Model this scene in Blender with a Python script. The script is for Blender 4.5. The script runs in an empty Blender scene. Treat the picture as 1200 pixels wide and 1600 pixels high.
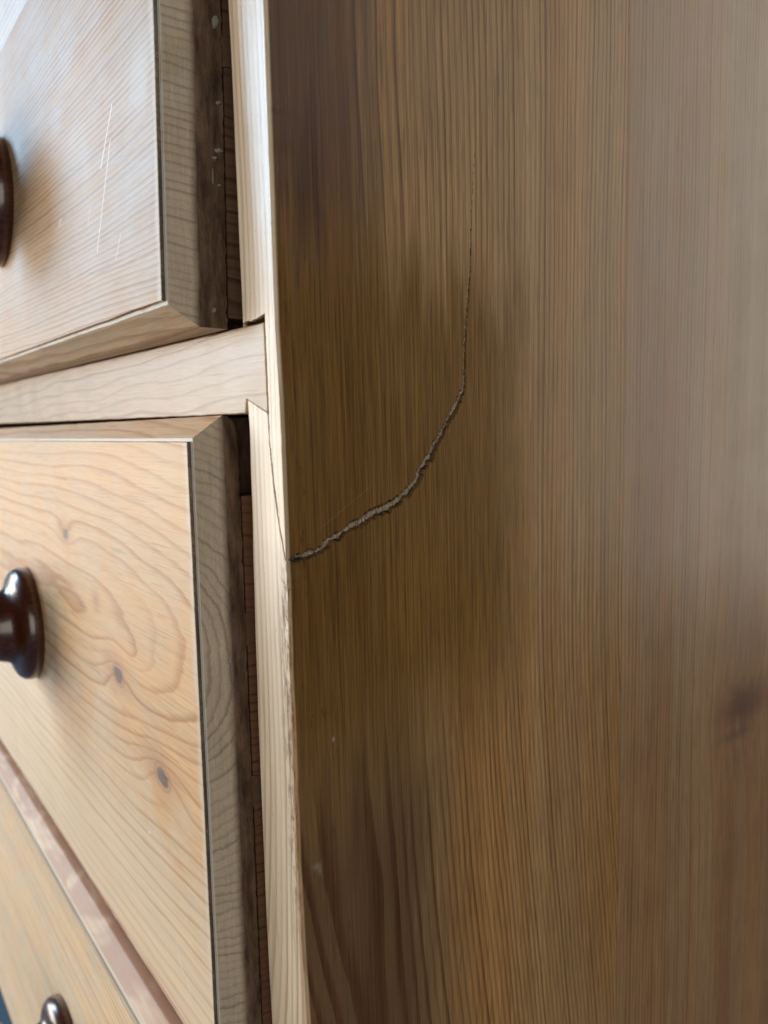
import bpy, math, random
import numpy as np
from mathutils import Vector, Matrix, noise as mn

random.seed(7)
scene = bpy.context.scene
col = scene.collection
MM = 0.001
Z0 = 0.56                      # the rail level (z = 0 in board drawings) stands this high above the floor

# ------------------------------------------------------------------ camera
cam_d = bpy.data.cameras.new('camera')
cam = bpy.data.objects.new('camera', cam_d); col.objects.link(cam)
scene.camera = cam
right = Vector((0.60087, 0.79894, -0.02551))
down = Vector((0.08347, -0.09446, -0.99202))
fwd = Vector((-0.79498, 0.59395, -0.12345))
cam.matrix_world = Matrix((
    (right.x, -down.x, -fwd.x, 0.16192),
    (right.y, -down.y, -fwd.y, -0.09050),
    (right.z, -down.z, -fwd.z, -0.02010 + Z0),
    (0, 0, 0, 1)))
cam_d.sensor_fit = 'VERTICAL'
cam_d.sensor_height = 36; cam_d.sensor_width = 27
cam_d.lens = 27.0
cam_d.clip_start = 0.01; cam_d.clip_end = 50
cam_d.dof.use_dof = True
cam_d.dof.focus_distance = 0.215
cam_d.dof.aperture_fstop = 14.0

# ------------------------------------------------------------------ light
world = bpy.data.worlds.new('World'); scene.world = world
world.use_nodes = True
bg = world.node_tree.nodes['Background']
bg.inputs['Color'].default_value = (0.95, 0.97, 1.0, 1)
bg.inputs['Strength'].default_value = 0.03

def area(name, target, az, el, dist, w, h, power, color):
    """area lamp for a window or an added fill: az from +X towards +Y, el up, seen from target"""
    a, e = math.radians(az), math.radians(el)
    d = Vector((math.cos(a) * math.cos(e), math.sin(a) * math.cos(e), math.sin(e)))
    l = bpy.data.lights.new(name, 'AREA'); l.shape = 'RECTANGLE'
    l.size = w; l.size_y = h; l.energy = power; l.color = color
    o = bpy.data.objects.new(name, l); col.objects.link(o)
    o.location = Vector(target) + d * dist
    o.rotation_euler = (-d).to_track_quat('-Z', 'Y').to_euler()
    return o
T = (-0.10, 0.0, Z0)
area('window_light', T, 222, -8, 2.4, 1.7, 1.6, 84, (1.0, 0.945, 0.86))
area('left_window_light', T, 208, 20, 2.6, 0.55, 0.95, 40, (0.52, 0.75, 1.0))
area('right_fill_light', T, -32, 6, 2.6, 1.8, 1.6, 27, (1.0, 0.94, 0.85))  # added fill from the right for side boards and drawer bevels
area('veil_bounce_light', (0, 0.1, Z0), 66, 5, 2.2, 1.2, 2.4, 26, (1.0, 0.975, 0.88))  # added soft lamp: gives the side boards room bounce and a pale veil
area('far_window_light', (0, 0.02, Z0), 34, 27, 2.4, 0.35, 0.5, 2.6, (0.9, 0.88, 1.0))

scene.view_settings.view_transform = 'Standard'
scene.view_settings.look = 'None'
scene.view_settings.exposure = 0.0
scene.view_settings.gamma = 1.0
scene.cycles.max_bounces = 5; scene.cycles.diffuse_bounces = 3; scene.cycles.glossy_bounces = 2

# ------------------------------------------------------------------ node helpers
class S:
    """a node socket with arithmetic"""
    def __init__(s, m, sock): s.m = m; s.k = sock
    def __add__(s, o): return s.m.math('ADD', s, o)
    __radd__ = __add__
    def __sub__(s, o): return s.m.math('SUBTRACT', s, o)
    def __rsub__(s, o): return s.m.math('SUBTRACT', o, s)
    def __mul__(s, o): return s.m.math('MULTIPLY', s, o)
    __rmul__ = __mul__
    def __truediv__(s, o): return s.m.math('DIVIDE', s, o)

class M:
    def __init__(self, name):
        self.mat = bpy.data.materials.new(name); self.mat.use_nodes = True
        self.nt = self.mat.node_tree; self.N = self.nt.nodes; self.L = self.nt.links
        self.bsdf = self.N['Principled BSDF']
        self._P = None
    def put(self, inp, v):
        if isinstance(v, S): self.L.new(v.k, inp)
        elif isinstance(v, (tuple, list)): inp.default_value = tuple(v) + ((1,) if len(v) == 3 and len(inp.default_value) == 4 else ())
        else: inp.default_value = v
    def math(self, op, a, b=None, c=None):
        n = self.N.new('ShaderNodeMath'); n.operation = op
        self.put(n.inputs[0], a)
        if b is not None: self.put(n.inputs[1], b)
        if c is not None: self.put(n.inputs[2], c)
        return S(self, n.outputs[0])
    def P(self):
        if self._P is None:
            tc = self.N.new('ShaderNodeTexCoord'); sp = self.N.new('ShaderNodeSeparateXYZ')
            self.L.new(tc.outputs['Object'], sp.inputs[0])
            self._P = [S(self, sp.outputs[i]) * 1000.0 for i in range(3)]
        return self._P
    def vec(self, x, y, z):
        n = self.N.new('ShaderNodeCombineXYZ')
        for i, v in enumerate((x, y, z)): self.put(n.inputs[i], v)
        return S(self, n.outputs[0])
    def noise(self, v, scale=1.0, detail=2.0, rough=0.5, dist=0.0):
        n = self.N.new('ShaderNodeTexNoise'); n.noise_dimensions = '3D'
        self.L.new(v.k, n.inputs['Vector'])
        n.inputs['Scale'].default_value = scale; n.inputs['Detail'].default_value = detail
        n.inputs['Roughness'].default_value = rough; n.inputs['Distortion'].default_value = dist
        return S(self, n.outputs['Fac'])
    def voro(self, v, scale=1.0):
        n = self.N.new('ShaderNodeTexVoronoi'); self.L.new(v.k, n.inputs['Vector'])
        n.inputs['Scale'].default_value = scale
        return S(self, n.outputs['Distance'])
    def white(self, v):
        n = self.N.new('ShaderNodeTexWhiteNoise'); n.noise_dimensions = '1D'
        self.put(n.inputs['W'], v); return S(self, n.outputs['Value'])
    def step(self, x, a, b, lo=0.0, hi=1.0):
        n = self.N.new('ShaderNodeMapRange'); n.interpolation_type = 'SMOOTHSTEP'
        self.put(n.inputs[0], x); n.inputs[1].default_value = a; n.inputs[2].default_value = b
        n.inputs[3].default_value = lo; n.inputs[4].default_value = hi
        return S(self, n.outputs[0])
    def mix(self, f, a, b, mode='MIX'):
        n = self.N.new('ShaderNodeMix'); n.data_type = 'RGBA'; n.blend_type = mode
        self.put(n.inputs[0], f); self.put(n.inputs[6], a); self.put(n.inputs[7], b)
        return S(self, n.outputs[2])
    def scale_col(self, c, f):
        """colour times a scalar"""
        n = self.N.new('ShaderNodeMix'); n.data_type = 'RGBA'; n.blend_type = 'MULTIPLY'
        n.inputs[0].default_value = 1.0
        self.put(n.inputs[6], c); self.put(n.inputs[7], self.vec(f, f, f))
        return S(self, n.outputs[2])
    def attr(self, name):
        n = self.N.new('ShaderNodeAttribute'); n.attribute_name = name
        return S(self, n.outputs['Fac'])
    def gauss(self, px, pz, cx, cz, sx, sz):
        dx = (px - cx) / sx; dz = (pz - cz) / sz
        return self.math('EXPONENT', (dx * dx + dz * dz) * -1.0)
    def segment(self, px, pz, x0, z0, x1, z1):
        """distance to a line segment"""
        vx, vz = x1 - x0, z1 - z0; L2 = vx * vx + vz * vz
        ax = px - x0; az = pz - z0
        t = self.math('MULTIPLY_ADD', ax, vx / L2, az * (vz / L2))
        n = self.N.new('ShaderNodeClamp'); self.L.new(t.k, n.inputs[0]); t = S(self, n.outputs[0])
        dx = ax - t * vx; dz = az - t * vz
        return self.math('SQRT', dx * dx + dz * dz)
    def bump(self, h, strength, dist):
        n = self.N.new('ShaderNodeBump'); n.inputs['Strength'].default_value = strength
        n.inputs['Distance'].default_value = dist
        self.L.new(h.k, n.inputs['Height']); self.L.new(n.outputs[0], self.bsdf.inputs['Normal'])

def pine(name, along, phi, early, late, spacing=2.0, wob=0.5, wob_scale=0.03, contrast=1.0, lo=0.30, hi=0.86,
         rough=0.42, spec=0.45, coat=0.0, fibre=0.30, tone=0.22, ring_mask=None, post=None, bump=0.35, seed=0.0, end_f=1.0, warm=0.0, pore_k=0.30):
    """pine: growth rings as level sets of phi(X,Y,Z) in mm, fibres and pores along the grain"""
    m = M(name); X, Y, Z = m.P()
    def st(k, a):                    # coordinates stretched along the grain
        c = [X * a, Y * a, Z * a]; i = 'xyz'.index(along); c[i] = [X, Y, Z][i] * k
        c[(i + 1) % 3] = c[(i + 1) % 3] + seed
        return m.vec(*c)
    low = m.noise(st(wob_scale * 0.25, wob_scale), 1.0, 2.0, 0.5)
    fine = m.noise(st(0.02, 0.35), 1.0, 2.0, 0.6)
    n = phi(m, X, Y, Z) / spacing + (low - 0.5) * (wob * 4.0) + (fine - 0.5) * 0.35
    t = m.math('FRACT', n)
    ring = m.step(t, lo, hi) * m.step(t, 0.90, 1.0, 1.0, 0.0)
    rnd = m.white(m.math('FLOOR', n))
    ring = ring * (rnd * 0.75 + 0.4) * contrast
    if ring_mask: ring = ring * ring_mask(m, X, Y, Z)
    f1 = m.noise(st(0.022, 1.5), 1.0, 2.0, 0.75)
    f2 = m.noise(st(0.11, 3.4), 1.0, 1.0, 0.6)
    tn = m.noise(st(0.004, 0.045), 1.0, 2.0, 0.55)
    blot = m.noise(m.vec(X * 0.05, Y * 0.05, Z * 0.05 + seed), 1.0, 3.0, 0.6)
    c = m.mix(ring, early, late)
    k = (f1 - 0.5) * (fibre * 2.4) + (f2 - 0.5) * (fibre * 1.3) + (tn - 0.5) * (tone * 2.4) + (blot - 0.5) * tone + 1.0
    c = m.scale_col(c, k)
    if warm: c = m.mix(m.step(blot * 0.6 + tn * 0.4, 0.42, 0.62) * warm, c, (1.04, 0.85, 0.62), 'MULTIPLY')
    pore = m.step(m.noise(st(0.05, 1.9), 1.0, 1.0, 0.5), 0.62, 0.70)
    c = m.mix(pore * pore_k, c, tuple(v * 0.45 for v in late))
    h = f1 * 0.55 + f2 * 0.25
    r = m.math('ADD', (f1 - 0.5) * 0.25 + rough, (blot - 0.5) * 0.18)
    if post: c, h, r = post(m, X, Y, Z, c, h, r, dict(f1=f1, f2=f2, blot=blot, tn=tn, st=st, ring=ring, n=n, end_f=end_f))
    m.put(m.bsdf.inputs['Base Color'], c); m.put(m.bsdf.inputs['Roughness'], r)
    if not m.bsdf.inputs['Specular IOR Level'].is_linked: m.bsdf.inputs['Specular IOR Level'].default_value = spec
    if coat:
        m.bsdf.inputs['Coat Weight'].default_value = coat
        m.bsdf.inputs['Coat Roughness'].default_value = 0.30
    m.bump(h, bump, 0.00025)
    return m.mat

# ------------------------------------------------------------------ materials
def sqrt2(m, a, b): return m.math('SQRT', a * a + b * b)

# -- side board: rings stand upright, wide by the corner and fine towards the back
def phi_side(m, X, Y, Z):
    y0 = m.math('MULTIPLY_ADD', m.step(Z, -70.0, -330.0), 20.0, 12.0)
    return sqrt2(m, Y - y0, X + 27.0)
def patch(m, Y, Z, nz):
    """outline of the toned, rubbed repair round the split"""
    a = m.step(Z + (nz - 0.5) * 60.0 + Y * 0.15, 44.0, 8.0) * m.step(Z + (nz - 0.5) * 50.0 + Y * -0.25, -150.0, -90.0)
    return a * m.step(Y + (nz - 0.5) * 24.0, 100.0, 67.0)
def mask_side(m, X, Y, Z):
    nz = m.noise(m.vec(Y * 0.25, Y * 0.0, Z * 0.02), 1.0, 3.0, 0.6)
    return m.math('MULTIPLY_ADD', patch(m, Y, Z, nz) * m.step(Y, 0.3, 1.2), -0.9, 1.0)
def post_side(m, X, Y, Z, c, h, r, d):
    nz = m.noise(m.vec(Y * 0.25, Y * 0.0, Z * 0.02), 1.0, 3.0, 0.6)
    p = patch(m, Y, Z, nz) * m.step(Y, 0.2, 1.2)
    bn = m.noise(m.vec(Y * 0.085, Y * 0.0, Z * 0.0035), 1.0, 2.0, 0.5); bk = m.noise(m.vec(Y * 0.085 + 40.0, Y * 0.0, Z * 0.003), 1.0, 2.0, 0.5)
    c = m.mix(m.step(bn, 0.48, 0.64) * 0.5, c, (1.06, 0.86, 0.58), 'MULTIPLY')
    c = m.mix(m.step(bk, 0.50, 0.66) * 0.8, c, (1.15, 1.22, 1.30), 'MULTIPLY')
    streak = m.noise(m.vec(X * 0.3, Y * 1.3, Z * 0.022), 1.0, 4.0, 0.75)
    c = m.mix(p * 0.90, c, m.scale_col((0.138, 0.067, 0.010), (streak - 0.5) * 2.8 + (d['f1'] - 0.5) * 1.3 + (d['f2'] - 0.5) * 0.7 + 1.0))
    # heartwood band and grime rubbed into the corner
    c = m.mix(m.step(Y + (nz - 0.5) * 22.0 + m.step(Z, -70.0, -130.0) * -20.0, 46.0, 13.0) * m.step(Y, 0.3, 1.5) * m.math('MULTIPLY_ADD', p, -0.6, 0.90), c, m.mix(m.step(d['ring'], 0.5, 0.05) * m.step(Z, -60.0, -110.0) * 0.45, m.scale_col((0.074, 0.032, 0.0125), (d['f1'] - 0.5) * 1.8 + 1.0), (0.15, 0.088, 0.045)))
    g = m.step(m.noise(m.vec(X * 0.4, Y * 0.5, Z * 0.12), 1.0, 4.0, 0.7), 0.60, 0.72)
    c = m.mix(g * m.step(Y, 26.0, 3.0) * m.step(Y, 0.5, 2.0) * 0.6, c, (0.045, 0.020, 0.008))
    pit = m.step(m.noise(m.vec(X * 0.3, Y * 0.8, Z * 0.55), 1.0, 3.0, 0.7), 0.66, 0.74) * m.step(Y, 22.0, 4.0) * m.step(Y, 1.0, 2.2) * m.step(Z, -60.0, -95.0)
    c = m.mix(pit * 0.8, c, (0.028, 0.013, 0.006))
    # pale, worn front edge of the board; the grain of the edge is bare
    e = m.step(Y, 1.3, 0.35)
    fl = m.mix(d['ring'], (0.69, 0.55, 0.385), (0.37, 0.235, 0.125))
    fl = m.scale_col(fl, d['f1'] * 0.5 + 0.74)
    c = m.mix(e, c, fl)
    dirt = m.step(m.noise(m.vec(X * 0.55, Y * 0.3, Z * 0.035), 1.0, 4.0, 0.7), 0.52, 0.75)
    c = m.mix(dirt * e * 0.5, c, (0.33, 0.225, 0.125))
    sp = m.step(m.noise(m.vec(X * 1.1, Y * 0.3, Z * 0.35), 1.0, 3.0, 0.65), 0.66, 0.72)
    c = m.mix(sp * e * 0.7, c, (0.15, 0.09, 0.05))
    # dents and stain along the arris below the split
    dn = m.noise(m.vec(X * 0.9, Y * 0.9, Z * 0.16), 1.0, 4.0, 0.7)
    s = m.step(X, -6.0, -0.6) * m.step(Z, -48.0, -60.0) * m.step(Z, -175.0, -120.0) * m.step(dn, 0.46, 0.58) * m.step(Y, 1.2, 0.2)
    c = m.mix(s * 0.85, c, (0.14, 0.065, 0.025))
    c = m.mix(m.step(X, -1.6, -0.4) * m.step(Z, -60.0, -100.0) * e * 0.6, c, (0.36, 0.19, 0.07))
    # raw torn wood inside the split
    raw = m.attr('raw'); gr = m.attr('grime')
    rw = m.scale_col((0.30, 0.232, 0.162), (m.noise(m.vec(X * 2.0, Y * 3.0, Z * 1.1), 1.0, 3.0, 0.75) - 0.5) * 4.4 + 0.95)
    c = m.mix(raw, c, rw)
    c = m.mix(gr, c, (0.02, 0.012, 0.007))
    # fine scratch beside the split and two small chips
    sc = m.step(m.segment(Y, Z, 10.0, -47.5, 26.0, -38.2), 0.14, 0.03) * 0.22
    c = m.mix(sc, c, (0.36, 0.25, 0.13))
    for (cy, cz, sy, sz, kk) in ((12.1, -103.1, 0.35, 0.6, 0.6), (5.5, -135.8, 1.2, 0.9, 0.22), (6.4, -137.2, 0.6, 1.2, 0.2)):
        c = m.mix(m.gauss(Y, Z, cy, cz, sy, sz) * kk, c, (0.42, 0.40, 0.36))
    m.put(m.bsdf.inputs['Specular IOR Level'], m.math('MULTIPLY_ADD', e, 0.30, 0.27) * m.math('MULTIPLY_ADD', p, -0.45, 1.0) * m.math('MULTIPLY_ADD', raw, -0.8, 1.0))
    return c, h, m.math('ADD', r, raw * 0.3)
SIDE_E, SIDE_L = (0.325, 0.190, 0.076), (0.085, 0.034, 0.010)
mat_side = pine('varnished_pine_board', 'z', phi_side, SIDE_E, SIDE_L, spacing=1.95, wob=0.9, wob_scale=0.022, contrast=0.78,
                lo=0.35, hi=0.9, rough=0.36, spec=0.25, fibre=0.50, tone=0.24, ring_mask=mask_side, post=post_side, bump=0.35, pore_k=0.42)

def phi_side2(m, X, Y, Z): return sqrt2(m, Y - 60.0, X + 30.0) + m.gauss(Y, Z, 219.0, -146.0, 24.0, 30.0) * 9.0
def post_side2(m, X, Y, Z, c, h, r, d):
    w = m.noise(m.vec(Y * 0.2, Y * 0.1, Z * 0.1), 1.0, 3.0, 0.6)
    bn = m.noise(m.vec(Y * 0.07, Y * 0.0, Z * 0.003), 1.0, 2.0, 0.5)
    c = m.mix(m.step(bn, 0.45, 0.62) * 0.7, c, (1.03, 0.88, 0.74), 'MULTIPLY')
    kq = m.gauss(Y, Z + (w - 0.5) * 16.0, 219.0, -146.0, 22.0, 11.0)
    c = m.mix(m.step(kq, 0.02, 0.80) * 0.70, c, (0.135, 0.062, 0.029))
    c = m.mix(m.step(kq, 0.60, 0.98) * 0.5, c, (0.085, 0.036, 0.017))
    c = m.mix(m.gauss(Y, Z, 214.0, -158.0, 13.0, 2.6) * 0.45, c, (0.06, 0.03, 0.018))
    c = m.mix(m.gauss(Y, Z, 156.0, -35.0, 12.0, 40.0) * 0.35, c, (0.20, 0.085, 0.050))
    return c, h, r
mat_side2 = pine('varnished_pine_board_pinkish', 'z', phi_side2, (0.285, 0.175, 0.086), (0.135, 0.066, 0.027), spacing=2.0, wob=0.8,
                 wob_scale=0.02, contrast=0.8, lo=0.15, hi=0.9, rough=0.36, spec=0.27, fibre=0.40, tone=0.26, pore_k=0.4, post=post_side2, bump=0.25, seed=31.0)

FE, FL = (0.640, 0.455, 0.265), (0.400, 0.215, 0.095)
# -- top drawer: straight fine grain
def phi_d1(m, X, Y, Z): return Z + Y * 0.42 + X * 0.012 + m.gauss(X, Z, -170.0, 6.0, 55.0, 16.0) * 9.0
def scratches(m, X, Z, c, segs, colr=(0.80, 0.76, 0.70)):
    for (x0, z0, x1, z1, w, k) in segs:
        s = m.step(m.segment(X, Z, x0, z0, x1, z1), w, w * 0.3) * k
        c = m.mix(s, c, colr)
    return c
def wear_edge(m, X, Y, Z, c, d, x_edge=-6.9):
    """finish rubbed pale along the end arris of the raised field"""
    w = m.step(X + (d['blot'] - 0.5) * 9.0, x_edge - 3.2, x_edge) * m.step(Y, -6.3, -6.6)
    return m.mix(w * 0.45, c, (0.70, 0.66, 0.58))
def shaded_end(m, X, Y, Z, c, d, ring):
    """end grain and raw end wood; dim bevel light and end shade painted in"""
    nx = m.N.new('ShaderNodeNewGeometry')
    tc = m.N.new('ShaderNodeVectorTransform'); tc.vector_type = 'NORMAL'; tc.convert_from = 'WORLD'; tc.convert_to = 'OBJECT'
    m.L.new(nx.outputs['True Normal'], tc.inputs[0])
    sp = m.N.new('ShaderNodeSeparateXYZ'); m.L.new(tc.outputs[0], sp.inputs[0])
    nX = S(m, sp.outputs[0])
    sp1 = m.noise(m.vec(X * 2.5, Y * 2.5, Z * 3.5), 1.0, 3.0, 0.7)
    ne = d['n'] * d['end_f']; t2 = m.math('FRACT', ne)
    r2 = m.step(t2, 0.50, 0.90) * m.step(t2, 0.92, 1.0, 1.0, 0.0) * (m.white(m.math('FLOOR', ne)) * 0.8 + 0.2)
    eg = m.mix(r2 * 0.8, (0.455, 0.360, 0.255), (0.235, 0.175, 0.125))  # cool dim light on the side bevel is put into this grey
    saw = m.noise(m.vec(X * 1.2, Y * 1.2, Z * 0.10), 1.0, 3.0, 0.7)
    eg = m.scale_col(eg, (sp1 - 0.5) * 0.8 + (saw - 0.5) * 0.55 + (d['blot'] - 0.5) * 0.5 + 1.0)
    c = m.mix(m.step(nX, 0.45, 0.6), c, eg)
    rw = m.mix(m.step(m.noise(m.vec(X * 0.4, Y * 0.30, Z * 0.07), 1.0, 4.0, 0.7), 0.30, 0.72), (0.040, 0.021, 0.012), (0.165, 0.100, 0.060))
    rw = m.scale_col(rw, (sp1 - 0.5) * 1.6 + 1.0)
    c = m.mix(m.step(Y + (d['blot'] - 0.5) * 1.5, -1.3, 0.7) * m.step(nX, 0.45, 0.6), c, rw)  # soft-edged shade on the end painted together with the raw wood
    sh = m.step(Y, -5.98, -5.86) * m.step(Y, -5.50, -5.64) * m.step(d['blot'], 0.25, 0.5)
    c = m.mix(sh * 0.8, c, (0.62, 0.60, 0.54))
    gq = m.step(Y, -6.86, -6.74) * m.step(Y, -5.86, -5.94) * m.step(nX, 0.6, 0.8)
    return m.mix(gq * m.step(d['blot'] + (d['f2'] - 0.5) * 0.6, 0.25, 0.6, 0.35, 0.9), c, (0.035, 0.024, 0.016))
def post_d1(m, X, Y, Z, c, h, r, d):
    c = wear_edge(m, X, Y, Z, c, d)
    c = shaded_end(m, X, Y, Z, c, d, d['ring'])
    c = scratches(m, X, Z, c, [(-39.7, -72.1, -51.3, -85.9, 0.55, 0.85), (-42.1, -81.0, -57.6, -108.5, 0.5, 0.8), (-36, -108, -40.5, -113.7, 0.4, 0.6), (-96, -91, -99, -92.5, 0.8, 0.5), (-63, -94, -66, -99, 0.4, 0.4)])
    b = m.gauss(X, Z, -17.0, -73.0, 12.0, 14.0) * m.step(d['blot'], 0.40, 0.60)
    c = m.mix(b * 0.45, c, (0.66, 0.68, 0.66))
    c = m.mix(m.gauss(X, Z, -165.0, -2.0, 40.0, 7.0) * 0.7, c, (0.40, 0.18, 0.10))
    return c, h, r
mat_d1 = pine('pine_drawer_straight_grain', 'x', phi_d1, (0.500, 0.350, 0.212), (0.305, 0.158, 0.075), spacing=1.7, wob=0.9, wob_scale=0.03, contrast=0.95,
              lo=0.25, rough=0.50, spec=0.26, fibre=0.28, tone=0.20, post=post_d1, bump=0.4, seed=5.0, end_f=0.8, warm=0.35)

# -- middle drawer: flat sawn arch with three small knots
KN = [(-133.0, -43.0, 1.0), (-76.0, -87.0, 1.3), (-38.0, -110.0, 1.4)]
def phi_d2(m, X, Y, Z):
    hh = m.math('MULTIPLY_ADD', X, 0.19, 31.0)
    hh = m.math('SMOOTH_MAX', hh, 13.0, 10.0)
    p = sqrt2(m, Z + 67.0, Y + 7.0 + hh)
    for (x, z, k) in KN: p = p + m.gauss(X, Z, x, z - 1.0, 15.0 * k, 7.0 * k) * (5.5 * k)
    return p + m.gauss(X, Z, -62.0, -76.0, 14.0, 7.0) * -3.0
def post_d2(m, X, Y, Z, c, h, r, d):
    c = wear_edge(m, X, Y, Z, c, d)
    c = m.mix(m.gauss(X, Z, -97.0, -64.0, 5.0, 4.0) * 0.65, c, (0.46, 0.20, 0.12))
    for i, (x, z, k) in enumerate(KN):
        q = m.gauss(X, Z + (d['blot'] - 0.5) * 4.0, x, z, 6.0 * k, 3.6 * k)
        q2 = m.gauss(X, Z + (d['blot'] - 0.5) * 7.0, x - 2.0, z + 1.0, 13.0 * k, 6.5 * k)
        c = m.mix(m.step(q2, 0.1, 0.9) * 0.50, c, (0.46, 0.215, 0.105))
        rr = m.step(q, 0.42, 0.52) * m.step(q, 0.66, 0.56)
        c = m.mix(rr * 0.30, c, (0.20, 0.10, 0.055))
        c = m.mix(m.step(q + (d['f1'] - 0.5) * 0.5, 0.60, 0.84) * 0.85, c, (0.125, 0.095, 0.085))
    pale = m.step(Z + (d['blot'] - 0.5) * 60.0 + X * 0.15, -105.0, -165.0) * m.step(X, -300.0, -40.0, 1.0, 0.75)
    c = m.mix(pale * 0.85, c, m.scale_col(m.mix(d['ring'] * 0.7, (0.82, 0.655, 0.46), (0.56, 0.37, 0.21)), (d['f1'] - 0.5) * 0.3 + 1.0))
    c = shaded_end(m, X, Y, Z, c, d, d['ring'])
    c = scratches(m, X, Z, c, [(-33, -166, -29, -170, 0.5, 0.6), (-26, -170, -24, -174, 0.4, 0.6), (-52, -134, -54, -135, 0.6, 0.4), (-70, -118, -73, -122, 0.4, 0.3)], (0.8, 0.78, 0.72))
    return c, h, r
mat_d2 = pine('pine_drawer_arched_grain', 'x', phi_d2, (0.665, 0.445, 0.248), (0.42, 0.185, 0.075), spacing=4.8, wob=0.45, wob_scale=0.035,
              contrast=0.66, lo=0.58, hi=0.9, rough=0.46, spec=0.28, fibre=0.22, tone=0.17, post=post_d2, bump=0.4, seed=11.0, end_f=2.0, warm=0.55)

# -- bottom drawer: fine straight grain again
def phi_d3(m, X, Y, Z): return Z * 1.0 + Y * 0.3 + X * 0.02
def post_d3(m, X, Y, Z, c, h, r, d):
    w = m.step(m.noise(m.vec(X * 0.022, Y * 0.05, Z * 0.10), 1.0, 2.0, 0.5, 0.8), 0.40, 0.54)
    t = m.step(Z, -9.0, -6.8)
    c = m.mix(t * m.math('MULTIPLY_ADD', w, 0.5, 0.4), c, (0.42, 0.235, 0.155))
    c = m.mix(t * m.step(Z, -5.2, -5.8) * 0.7, c, (0.56, 0.45, 0.30))
    return shaded_end(m, X, Y, Z, c, d, d['ring']), h, r
mat_d3 = pine('pine_drawer_fine_grain', 'x', phi_d3, (0.80, 0.64, 0.45), (0.54, 0.34, 0.19), spacing=3.1, wob=0.9, wob_scale=0.02, contrast=0.9,
              rough=0.46, spec=0.22, fibre=0.22, tone=0.16, post=post_d3, bump=0.3, seed=23.0, warm=0.5)

# -- rails
def phi_rail(m, X, Y, Z): return Z - X * 0.035 + Y * 0.25 + m.gauss(X, Z, -75.0, -8.0, 40.0, 30.0) * 1.5
def post_rail(m, X, Y, Z, c, h, r, d):
    c = m.mix(m.step(X, -13.0, -4.0) * 0.35, c, (0.50, 0.36, 0.20))
    v = m.step(m.noise(m.vec(X * 0.9, Y * 0.3, Z * 0.06), 1.0, 3.0, 0.6), 0.60, 0.68) * m.step(X, -26.0, -12.0)
    return m.mix(v * 0.3, c, (0.26, 0.16, 0.09)), h, r
mat_rail = pine('pale_pine_rail', 'x', phi_rail, (0.420, 0.308, 0.214), (0.16, 0.052, 0.021), spacing=4.3, wob=0.55, wob_scale=0.05, contrast=0.95,
                lo=0.70, hi=0.92, rough=0.36, spec=0.34, fibre=0.24, tone=0.16, post=post_rail, bump=0.35, seed=3.0, warm=0.4)
def phi_rail2(m, X, Y, Z): return Z * 1.0 + Y * 0.3 + m.gauss(X, Z, -190.0, -232.0, 30.0, 14.0) * 9.0
def post_rail2(m, X, Y, Z, c, h, r, d):
    w = m.step(m.noise(m.vec(X * 0.03, Y * 0.02, Z * 0.14), 1.0, 3.0, 0.6, 0.6), 0.42, 0.56)
    return m.mix(w * 0.8, c, (0.62, 0.34, 0.25)), h, r
mat_rail2 = pine('pink_pine_rail', 'x', phi_rail2, (0.70, 0.56, 0.42), (0.56, 0.34, 0.22), spacing=9.0, wob=0.5, wob_scale=0.05, contrast=0.6,
                 rough=0.27, spec=0.6, fibre=0.08, tone=0.12, post=post_rail2, bump=0.2, seed=14.0)

# -- drawer sides (unfinished, reddish), other carcass boards
def phi_ds(m, X, Y, Z): return Z + Y * 0.08 + X * 0.2
mat_dside = pine('raw_pine_drawer_side', 'y', phi_ds, (0.150, 0.072, 0.037), (0.080, 0.034, 0.016), spacing=2.6, wob=1.6, wob_scale=0.03, lo=0.55, hi=0.9,
                 rough=0.6, spec=0.3, fibre=0.22, tone=0.25, bump=0.4, seed=8.0)  # colour darkened to carry the shadow in the gap beside the drawer
def phi_c(m, X, Y, Z): return Z + Y * 0.4
mat_carcass = pine('plain_pine', 'x', phi_c, (0.42, 0.28, 0.15), (0.25, 0.13, 0.05), spacing=3.0, rough=0.45, seed=41.0)

mat_dside1 = pine('dark_raw_drawer_side', 'y', phi_ds, (0.115, 0.062, 0.034), (0.05, 0.024, 0.012), spacing=3.4, wob=1.6, wob_scale=0.03, lo=0.5, hi=0.9,
                  rough=0.65, spec=0.25, fibre=0.3, tone=0.4, bump=0.4, seed=18.0)
def simple(name, c, rough, coat=0.0, spec=0.5):
    m = M(name); X, Y, Z = m.P()
    n = m.noise(m.vec(X, Y, Z), 0.6, 4.0, 0.6)
    m.put(m.bsdf.inputs['Base Color'], m.scale_col(c, n * 0.7 + 0.65))
    m.bsdf.inputs['Roughness'].default_value = rough
    m.bsdf.inputs['Specular IOR Level'].default_value = spec
    m.bsdf.inputs['Coat Weight'].default_value = coat; m.bsdf.inputs['Coat Roughness'].default_value = 0.06
    m.bump(n, 0.1, 0.0002)
    return m.mat
def mahogany():
    m = M('polished_mahogany'); X, Y, Z = m.P()
    g = m.noise(m.vec(X * 1.6, Y * 0.12, Z * 1.6), 1.0, 4.0, 0.65)
    m.put(m.bsdf.inputs['Base Color'], m.mix(m.step(g, 0.35, 0.7), (0.022, 0.005, 0.002), (0.10, 0.026, 0.009)))
    m.bsdf.inputs['Roughness'].default_value = 0.30
    m.bsdf.inputs['Coat Weight'].default_value = 0.55; m.bsdf.inputs['Coat Roughness'].default_value = 0.14
    m.bump(g, 0.15, 0.0002)
    return m.mat
mat_knob = mahogany()
mat_fleck = simple('dried_pale_filler', (0.25, 0.235, 0.19), 0.8)
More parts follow.
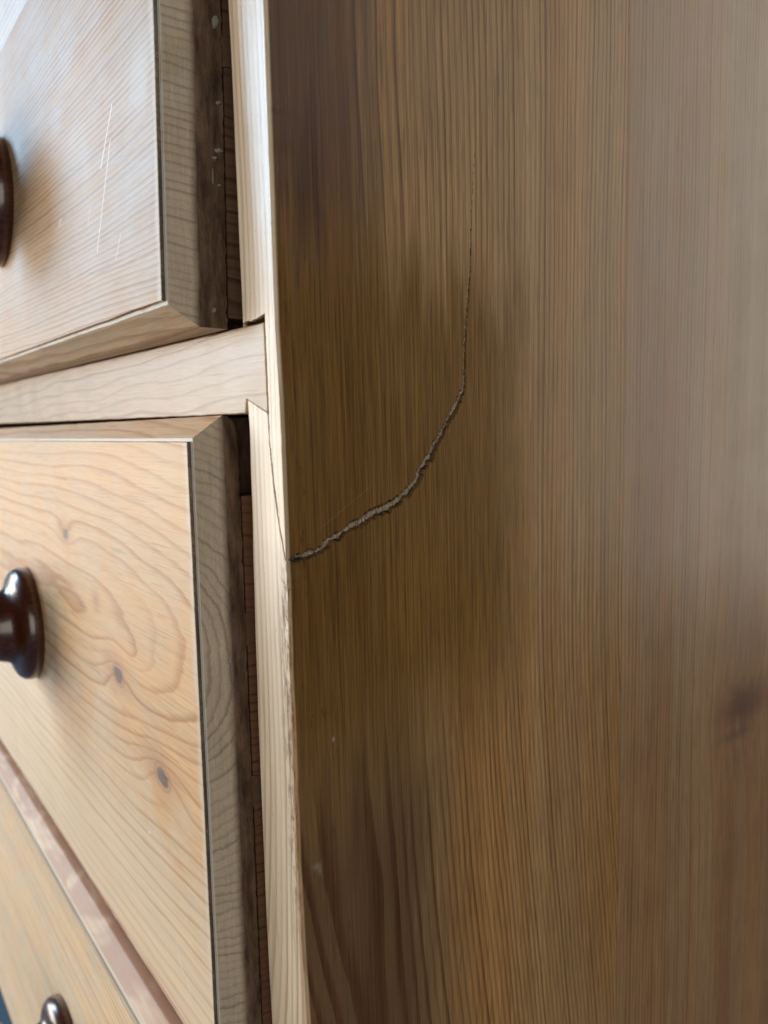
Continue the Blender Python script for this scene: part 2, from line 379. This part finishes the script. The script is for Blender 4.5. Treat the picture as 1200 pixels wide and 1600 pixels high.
mat_pin = simple('grey_raw_pin_wood', (0.120, 0.062, 0.034), 0.75, spec=0.25)
mat_carpet = simple('blue_grey_carpet', (0.10, 0.16, 0.23), 0.95, spec=0.1)

# ------------------------------------------------------------------ mesh helpers
def add_mesh(name, verts, faces, mat, parent=None, loc=(0, 0, 0), sharp=32.0):
    me = bpy.data.meshes.new(name)
    me.from_pydata([tuple(v) for v in verts], [], faces)
    me.materials.append(mat)
    me.polygons.foreach_set('use_smooth', [len(p.vertices) <= 4 for p in me.polygons])
    me.update()
    me.set_sharp_from_angle(angle=math.radians(sharp))
    o = bpy.data.objects.new(name, me); col.objects.link(o)
    o.parent = parent; o.location = loc
    return o
def prism_y(poly, y0, y1, bev=0.4, n_jit=0.0, step=None):
    """outline in (x, z) mm extruded along y, front arris eased; returns verts (m) and faces"""
    pts = []
    for i in range(len(poly)):
        a, b = Vector(poly[i]), Vector(poly[(i + 1) % len(poly)])
        k = max(1, int((b - a).length / step)) if step else 1
        k = min(k, 160)
        for j in range(k): pts.append(a + (b - a) * (j / k))
    c = Vector((sum(p.x for p in pts) / len(pts), sum(p.y for p in pts) / len(pts)))
    n = len(pts)
    nor = []
    for i in range(n):
        t = pts[(i + 1) % n] - pts[i - 1]
        nor.append(Vector((-t.y, t.x)).normalized())
    area2 = sum(pts[i].x * pts[(i + 1) % n].y - pts[(i + 1) % n].x * pts[i].y for i in range(n))
    sg = 1.0 if area2 > 0 else -1.0
    loops = [(bev + 0.5, y0), (bev + 0.15, y0), (bev, y0), (bev * 0.3, y0 + bev * 0.3), (0.0, y0 + bev), (0.0, y1)]
    V = []; F = []
    for (e, y) in loops:
        for i, p in enumerate(pts):
            jit = n_jit * mn.noise(Vector((p.x * 0.35, p.y * 0.35, y * 0.5)))
            q = p + nor[i] * (sg * (e + jit))
            V.append((q.x * MM, y * MM, q.y * MM))
    for l in range(5):
        for i in range(n):
            a = l * n + i; b = l * n + (i + 1) % n
            F.append((a, b, b + n, a + n))
    F.append(tuple(range(n))); F.append(tuple(reversed(range(5 * n, 6 * n))))
    return V, F
def box(x0, x1, y0, y1, z0, z1):
    V = [(x * MM, y * MM, z * MM) for x in (x0, x1) for y in (y0, y1) for z in (z0, z1)]
    F = [(0, 1, 3, 2), (4, 6, 7, 5), (0, 4, 5, 1), (2, 3, 7, 6), (0, 2, 6, 4), (1, 5, 7, 3)]
    return V, F
def smoothstep(a, b, x):
    t = np.clip((x - a) / (b - a), 0, 1); return t * t * (3 - 2 * t)
def n1(x, s):        # cheap smooth 1-D noise in numpy
    x = np.asarray(x, float); i = np.floor(x).astype(np.int64); f = x - i; f = f * f * (3 - 2 * f)
    def hsh(k): return (np.sin(k * 127.1 + s * 311.7) * 43758.5453) % 1.0
    return hsh(i) * (1 - f) + hsh(i + 1) * f

# ------------------------------------------------------------------ setting
fl_v, fl_f = box(-3000, 2000, -2500, 2500, -30, 0)
floor = add_mesh('floor', fl_v, fl_f, mat_carpet); floor['kind'] = 'structure'

# ------------------------------------------------------------------ the chest
chest = bpy.data.objects.new('chest_of_drawers', None); col.objects.link(chest)
chest['label'] = 'old pine chest of drawers with a cracked side board and dark turned knobs'
chest['category'] = 'chest of drawers'
LOC = (0, 0, Z0)

# -- cracked side board, 17 mm thick: one skin wrapped round inner face, front edge and side
CRACK = np.array([[64.8, 51.3, .03], [63.3, 35.8, .08], [62.8, 20.3, .14], [61.7, 11.5, .20], [60.6, 2.6, .42], [59.9, -6.2, .40], [59.6, -13.4, .45],
    [57.8, -16.2, .85], [53.6, -21.3, .9], [49.9, -26.5, .8], [45.9, -31.6, .95], [42.8, -36.2, .9], [39.3, -40.0, 1.0], [35.3, -42.8, 1.0],
    [30.5, -44.7, 1.1], [25.2, -46.4, .95], [20.1, -47.9, .95], [16.0, -49.6, .9], [12.1, -51.6, .85], [9.2, -53.1, .8], [6.4, -53.8, .9], [3.6, -53.8, .6], [0.2, -54.6, .35]])
ECRACK = np.array([[-5.2, -18.0, .22], [-5.0, -26.0, .22], [-3.9, -36.0, .24], [-2.2, -45.0, .2], [0.3, -54.0, .2]])
def rough_line(line, n, amp, seed):
    t = np.linspace(0, len(line) - 1, n); k = np.arange(len(line))
    out = np.stack([np.interp(t, k, line[:, i]) for i in range(3)], 1)
    a = amp * np.clip(out[:, 2] / 0.9, 0.15, 1)
    out[:, 0] += a * (n1(np.arange(n) * 0.45, seed) - 0.5) + a * 0.7 * (n1(np.arange(n) * 1.3, seed + 1) - 0.5)
    out[:, 1] += a * (n1(np.arange(n) * 0.45, seed + 2) - 0.5) + a * 0.7 * (n1(np.arange(n) * 1.3, seed + 3) - 0.5)
    return out
def crack_field(pu, pv, line, seed):
    """normalised distance (<1 inside) and half width at grid points (mm)"""
    best = np.full(pu.shape, 1e9); wid = np.zeros(pu.shape); run = np.zeros(pu.shape); acc = 0.0; side = np.zeros(pu.shape)
    for a, b in zip(line[:-1], line[1:]):
        v = b[:2] - a[:2]; L = np.hypot(*v)
        t = np.clip(((pu - a[0]) * v[0] + (pv - a[1]) * v[1]) / L**2, 0, 1)
        dx, dz = pu - a[0] - t * v[0], pv - a[1] - t * v[1]
        d = np.hypot(dx, dz); k = d < best
        best = np.where(k, d, best); wid = np.where(k, a[2] + (b[2] - a[2]) * t, wid)
        run = np.where(k, acc + t * L, run); side = np.where(k, np.sign(v[0] * dz - v[1] * dx), side); acc += L
    w = wid * 1.04 * (0.60 + 0.80 * n1(run * 0.5 + side * 50, seed) + 0.75 * (n1(run * 2.3 + side * 77, seed + 3) - 0.5))
    return best / np.maximum(w, 1e-3), wid, run
zs = np.concatenate([np.arange(-560, -330, 20), np.arange(-330, -62, 2.2), np.arange(-62, 12, 0.24), np.arange(12, 56, 0.5), np.arange(56, 150, 2.2), np.arange(150, 190.1, 8)])
XI_Z = [-560, -190, -162, -123, -78, -44, -24, 5, 65, 190]
XI_X = [-19.2, -19.2, -19.6, -19.1, -18.2, -16.6, -16.0, -16.8, -16.4, -16.4]
XO_Z = [-560, -215, -176, -150, -116, -74, -53, -19, 2, 30, 52, 72, 190]
XO_X = [1.6, 2.0, 1.7, 0.5, 0.0, 0.5, 0.9, 1.1, 0.3, 0.7, 1.0, 1.3, 1.3]
xi = np.interp(zs, XI_Z, XI_X) + 0.25 * (n1(zs * 0.09, 4) - 0.5)
xo = np.interp(zs, XO_Z, XO_X)
ro_jit = 0.5 * (n1(zs * 0.25, 9) - 0.5) + 0.35 * (n1(zs * 0.9, 2) - 0.5)
worn = smoothstep(-50, -60, zs) * smoothstep(-180, -120, zs)
xo_edge = xo + ro_jit * (0.25 + 0.55 * worn)
cols_x, cols_y, cols_nx, cols_ny, seg = [], [], [], [], []
def addc(x, y, nx, ny, s):
    cols_x.append(np.broadcast_to(x, zs.shape)); cols_y.append(np.broadcast_to(y, zs.shape)); cols_nx.append(nx); cols_ny.append(ny); seg.append(s)
R1, R2 = 0.9, 0.45
for y in (133.6, 60, 30, 18, 10, 6, 4, 2.5, 1.5): addc(xi, y, -1, 0, 'i')
for a in np.radians([0, 22, 45, 67, 90]): addc(xi + R1 * (1 - np.cos(a)), R1 * (1 - np.sin(a)), -math.cos(a), -math.sin(a), 'i' if a < 1.5 else 'f')
for u in np.linspace(0, 1, 92)[1:-1]: addc((xi + R1) * (1 - u) + (xo_edge - R2) * u, 0.0, 0, -1, 'f')
for a in np.radians([90, 67, 45, 22, 0]): addc(xo_edge - R2 * (1 - np.cos(a)), R2 * (1 - np.sin(a)), math.cos(a), -math.sin(a), 'f' if a > 1.5 else 'c')
for y in np.concatenate([np.arange(0.9, 67, 0.24), np.arange(67, 133.4, 1.6), [133.6]]):
    k = math.exp(-y / 18.0); kk = math.exp(-y / 3.0)
    addc(xo * k + (xo_edge - xo) * kk, y, 1, 0, 's')
GX = np.stack(cols_x, 1); GY = np.stack(cols_y, 1); nz_, nc = GX.shape
GZ = np.repeat(zs[:, None], nc, 1)
seg = np.array(seg); sm = seg == 's'; fm = seg == 'f'
depth = np.zeros_like(GX); raw = np.zeros_like(GX); gri = np.zeros_like(GX)
# split on the side face
q, w, run = crack_field(GY[:, sm], GZ[:, sm], rough_line(CRACK, 110, 0.75, 3), 1)
ins = smoothstep(1.12, 0.9, q)
notch = smoothstep(0.45, 0.85, q) * smoothstep(1.2, 0.9, q)
fib = n1(run * 2.2, 6) * 0.6 + n1(GY[:, sm] * 3.1 + GZ[:, sm] * 1.3, 8) * 0.6
dd = ins * w * (0.40 + 0.70 * fib) + notch * w * (0.6 + 1.4 * n1(run * 1.3, 12))
lip = np.exp(-((q - 1.35) / 0.3) ** 2) * w * 0.04
depth[:, sm] = dd - lip
raw[:, sm] = ins * smoothstep(0.25, 0.5, w) * 0.95 + ins * smoothstep(0.5, 0.25, w) * 0.35
gri[:, sm] = np.clip(notch * (0.25 + 1.2 * n1(run * 1.1 , 12)) + smoothstep(0.28, 0.14, w) * ins * 0.8, 0, 0.95)
hole = np.exp(-((GY[:, sm] - 3.0) / 2.2) ** 2 - ((GZ[:, sm] + 54.2) / 0.9) ** 2)
gri[:, sm] = np.maximum(gri[:, sm], hole * 0.95)
# split and rail housing on the front edge
q, w, run = crack_field(GX[:, fm], GZ[:, fm], ECRACK, 5)
ins = smoothstep(1.1, 0.6, q)
depth[:, fm] = ins * 0.7; gri[:, fm] = ins * 0.9
xf, zf = GX[:, fm], GZ[:, fm]
top = 4.4 + 0.5 * (n1(xf * 0.5, 3) - 0.5) + (xf + 5) * 0.06
bot = np.interp(xf, [-17.0, -5.0], [-14.3, -18.5])
house = smoothstep(-4.7, -5.0, xf) * smoothstep(top + 0.25, top - 0.1, zf) * smoothstep(bot - 0.2, bot + 0.2, zf)
depth[:, fm] = np.maximum(depth[:, fm], house * 9.0); gri[:, fm] = np.maximum(gri[:, fm], house * 0.95)
# dents along the worn arris
dent = worn[:, None] * smoothstep(-3.2, -0.5, xf) * np.maximum(0, n1(zf * 0.7 + xf * 0.6, 21) - 0.55) * 1.4
depth[:, fm] += dent
GX = GX - np.array(cols_nx)[None, :] * depth; GY = GY - np.array(cols_ny)[None, :] * depth
V = np.stack([GX, GY, GZ], -1).reshape(-1, 3) * MM
idx = np.arange(nz_ * nc).reshape(nz_, nc)
a, b = idx[:-1, :-1], idx[1:, :-1]; c_, d_ = idx[1:, 1:], idx[:-1, 1:]
quads = np.stack([a, d_, c_, b], -1).reshape(-1, 4)
me = bpy.data.meshes.new('side_board')
nv, nq = len(V), len(quads)
me.vertices.add(nv); me.vertices.foreach_set('co', V.astype(np.float32).ravel())
close = [(int(idx[i, -1]), int(idx[i, 0]), int(idx[i + 1, 0]), int(idx[i + 1, -1])) for i in range(nz_ - 1)]
allq = np.concatenate([quads, np.array(close)])
me.loops.add(len(allq) * 4); me.loops.foreach_set('vertex_index', allq.astype(np.int32).ravel())
me.polygons.add(len(allq)); me.polygons.foreach_set('loop_start', np.arange(0, len(allq) * 4, 4, dtype=np.int32))
me.update(calc_edges=True); me.validate()
me.polygons.foreach_set('use_smooth', [True] * len(me.polygons))
for nm, arr in (('raw', raw), ('grime', gri)):
    at = me.attributes.new(nm, 'FLOAT', 'POINT'); at.data.foreach_set('value', arr.astype(np.float32).ravel())
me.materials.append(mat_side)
me.set_sharp_from_angle(angle=math.radians(60))
sb = bpy.data.objects.new('side_board', me); col.objects.link(sb); sb.parent = chest; sb.location = LOC
sb['label'] = 'front side board split by a curved crack'

v, f = box(-17, 0.05, 133.68, 300, -560, 190)
o = add_mesh('side_board', v, f, mat_side2, chest, LOC); o['label'] = 'rear side board with a brown knot'
v, f = box(-17, 0.0, 300.3, 440, -560, 190); add_mesh('side_board', v, f, mat_side2, chest, LOC)

# -- rails
v, f = prism_y([(-903, 2.9), (-5.15, 3.0), (-5.15, -18.7), (-16.2, -14.8), (-16.9, -18.6), (-903, -18.6)], -0.12, 40, 0.35, 0.22, step=1.2)
add_mesh('rail', v, f, mat_rail, chest, LOC)
v, f = prism_y([(-903, -220.5), (-17, -220.5), (-17, -238.2), (-903, -238.2)], -0.3, 40, 0.6, 0.2, step=3.0)
add_mesh('rail', v, f, mat_rail2, chest, LOC)
v, f = prism_y([(-903, -453), (-16, -453), (-16, -492), (-903, -492)], -0.3, 40, 0.5); add_mesh('rail', v, f, mat_carcass, chest, LOC)
v, f = prism_y([(-903, 146), (-12, 146), (-12, 189), (-903, 189)], -0.3, 40, 0.5); add_mesh('rail', v, f, mat_carcass, chest, LOC)
# -- rest of the carcass
v, f = box(-920, -903, 0.2, 440, -560, 190); add_mesh('side_board', v, f, mat_side2, chest, LOC)
v, f = prism_y([(-935, 190.2), (15, 190.2), (15, 212), (-935, 212)], -18, 450, 3.0); add_mesh('top_board', v, f, mat_carcass, chest, LOC)
v, f = box(-902.8, -17.2, 425, 439, -500, 189.8); add_mesh('back_board', v, f, mat_carcass, chest, LOC)
v, f = box(-902.8, -17.2, 40.2, 424.8, -492, -480); add_mesh('bottom_board', v, f, mat_carcass, chest, LOC)

# -- turned knob
def knob_mesh():
    prof = [(0.0, 26.0), (0.8, 26.6), (3.0, 26.9), (5.5, 26.3), (7.5, 24.6), (8.8, 22.0), (9.6, 19.3), (10.6, 17.8), (12.5, 16.9), (16.0, 16.0), (20.0, 15.2), (23.0, 15.4),
            (24.6, 17.5), (26.2, 21.5), (28.5, 25.0), (31.5, 27.0), (35.0, 27.2), (38.5, 25.6), (41.0, 22.0), (42.6, 17.0), (43.6, 10.0), (44.0, 4.0)]
    n = 72; V = []; F = []
    for (y, r) in prof:
        for k in range(n):
            t = 2 * math.pi * k / n; V.append((r * math.cos(t) * MM, -y * MM, r * math.sin(t) * MM))
    for j in range(len(prof) - 1):
        for k in range(n):
            a = j * n + k; b = j * n + (k + 1) % n; F.append((a, b, b + n, a + n))
    V.append((0, -44.1 * MM, 0)); e = len(V) - 1
    j = (len(prof) - 1) * n
    for k in range(n): F.append((j + k, j + (k + 1) % n, e))
    return V, F
KV, KF = knob_mesh()

# -- drawers
def drawer_front(L, H, seed, lap=4.5, rnd=0.0):
    loops = [(11.0, 0.4, 20.0), (11.0, 0.4, lap + 0.1), (0.5, 0.3, lap + 0.05), (0.0, 0.0, lap - 0.3), (0.0, 0.0, lap * 0.5), (0.0, 0.0, 0.45), (0.12, 0.12, 0.12), (0.45, 0.45, -0.30), (3.2, 3.2, -3.1),
             (5.55, 5.55, -5.50), (5.80, 5.80, -5.72), (6.60, 6.60, -5.80), (6.70, 6.70, -5.95), (6.76, 6.76, -6.72), (6.9, 6.9, -6.94), (7.25, 7.25, -7.0), (7.6, 7.6, -7.0), (8.2, 8.2, -7.0)]
    xs = np.concatenate([np.arange(0, 60, 1.1), np.arange(60, 160, 3), np.linspace(160, L, 40)]) / L
    zz = np.linspace(0, 1, int(H / 1.1))
    per = [(-x, 0.0) for x in xs[:-1]] + [(-1.0, -z) for z in zz[:-1]] + [(-x, -1.0) for x in xs[::-1][:-1]] + [(0.0, -z) for z in zz[::-1][:-1]]
    n = len(per); V = []; F = []
    for li, (ex, ez, y) in enumerate(loops):
        for (u, w) in per:
            x = u * L; z = w * H
            s = Vector((x * 0.35, z * 0.35, seed)); s2 = Vector((x * 0.05, z * 0.05, seed + 9))
            j = (0.10 * mn.noise(s) + 0.16 * mn.noise(s2)) if y < 4 else 0.0
            if abs(y - 0.12) < 0.5: j += 0.25 * max(0.0, mn.noise(Vector((x * 0.8, z * 0.8, seed + 4))))
            x = min(max(x, -L + ex), -ex) if True else x
            z = min(max(z, -H + ez), -ez)
            x += (-j if u > -0.5 else j) if ex > 0.05 or y < 0.6 else 0
            z += (-j if w > -0.5 else j) if ez > 0.05 or y < 0.6 else 0
            if rnd and u > -0.02 and 0.2 < y < lap + 0.2:           # back corner of the end knocked round
                k = max(0.0, 1.0 + z / rnd); y2 = y - (y - 0.2) * 0.9 * (1 - math.sqrt(max(0.0, 1 - k * k)))
            else: y2 = y
            if ex < 0.6 and 2 < y < lap + 0.2 and u > -0.02: y2 += 0.45 * mn.noise(Vector((0, z * 0.45, seed))) + 0.3 * mn.noise(Vector((3, z * 1.3, seed)))
            V.append((x * MM, y2 * MM, z * MM))
    for l in range(len(loops) - 1):
        for i in range(n):
            a = l * n + i; b = l * n + (i + 1) % n
            F.append((a, a + n, b + n, b))
    F.append(tuple(range(n)))
    k = (len(loops) - 1) * n
    F.append(tuple(reversed(range(k, k + n))))
    return V, F
def drawer(name_label, H, xd, yo, ztop, tilt, mat, side_top, seed, kz, swing=0.0, lap=4.5, rnd=0.0, smat=None):
    L = 872.0
    V, F = drawer_front(L, H, seed, lap, rnd)
    d = add_mesh('drawer', V, F, mat, chest, sharp=24)
    d.location = (xd * MM, yo * MM, Z0 + ztop * MM)
    d.rotation_euler = (math.radians(tilt), math.radians(swing), 0)
    d['label'] = name_label
    for x in (kz[0], -L - kz[0]):
        k = add_mesh('knob', KV, KF, mat_knob, d); k.location = (x * MM, -7.0 * MM, kz[1] * MM)
    for x0, x1 in ((-10.4, -0.7), (-L + 0.7, -L + 10.4)):
        v, f = box(x0, x1, lap + 0.55, 380, -H + 3, side_top)
        add_mesh('drawer_side', v, f, smat or mat_dside, d)
    v, f = box(-L + 11, -11, 366, 378, -H + 12, side_top - 6); add_mesh('drawer_back', v, f, mat_dside, d)
    v, f = box(-L + 6, -6, 12, 378, -H + 6, -H + 11); add_mesh('drawer_bottom', v, f, mat_dside, d)
    return d
def pins(d, zz):
    for z in zz:
        Vp = []; h = 3.6
        for (x, y, k) in ((-10, 4.4, 1.3), (-0.35, 4.4, 1.3), (-0.45, 13, 0.8), (-10, 13, 0.8)):
            for s in (-1, 1): Vp.append((x * MM, y * MM, (z + s * h * k + 0.4 * random.uniform(-1, 1)) * MM))
        F = [(0, 2, 3, 1), (2, 4, 5, 3), (4, 6, 7, 5), (6, 0, 1, 7), (1, 3, 5, 7), (0, 6, 4, 2)]
        add_mesh('dovetail_pin', Vp, F, mat_pin, d)

d1 = drawer('top drawer with straight fine grain and long pale scratches', 136.5, -24.5, -3.6, 140.0, -1.9, mat_d1, -4.0, 1.0, (-190.0, -64.5), lap=8.0, smat=mat_dside1)
d2 = drawer('middle drawer with arched grain and small grey knots', 193.5, -24.3, -3.4, -18.75, -0.75, mat_d2, -21.5, 2.0, (-206.0, -93.5), swing=-0.5, lap=4.7, rnd=7.0)
d3 = drawer('bottom drawer with fine straight grain', 212.0, -26.0, -4.0, -239.0, 0.0, mat_d3, -21.5, 3.0, (-201.0, -100.0))
pins(d1, (-68,)); pins(d2, (-57.5, -104)); pins(d3, (-60, -110, -160))

# dried filler and splinters stuck to the end of the top drawer
def fleck(d, x, y, z, sx, sz, seed):
    rng = random.Random(seed); n = 9; V = []; F = []
    for k in range(n):
        t = 2 * math.pi * k / n; r = rng.uniform(0.55, 1.0)
        V.append((x, y + r * sx * math.cos(t), z + r * sz * math.sin(t)))
    for k in range(n):
        t = 2 * math.pi * k / n; r = rng.uniform(0.3, 0.6)
        V.append((x + rng.uniform(0.3, 0.7), y + r * sx * math.cos(t), z + r * sz * math.sin(t)))
    V = [tuple(c * MM for c in p) for p in V]
    for k in range(n): F.append((k, (k + 1) % n, n + (k + 1) % n, n + k))
    F.append(tuple(range(n, 2 * n)))
    add_mesh('filler_fleck', V, F, mat_fleck, d)
for i, (y, z, sx, sz) in enumerate([(6.2, -62, 1.2, 2.2), (6.6, -81, 1.0, 0.6), (6.4, -92.5, 1.3, 0.8), (5.2, -94.6, 0.9, 0.7), (4.6, -98.5, 0.28, 2.6), (6.4, -101, 0.5, 0.5), (4.2, -132.0, 0.7, 0.9)]):
    fleck(d1, 0.02, y, z, sx, sz, i)
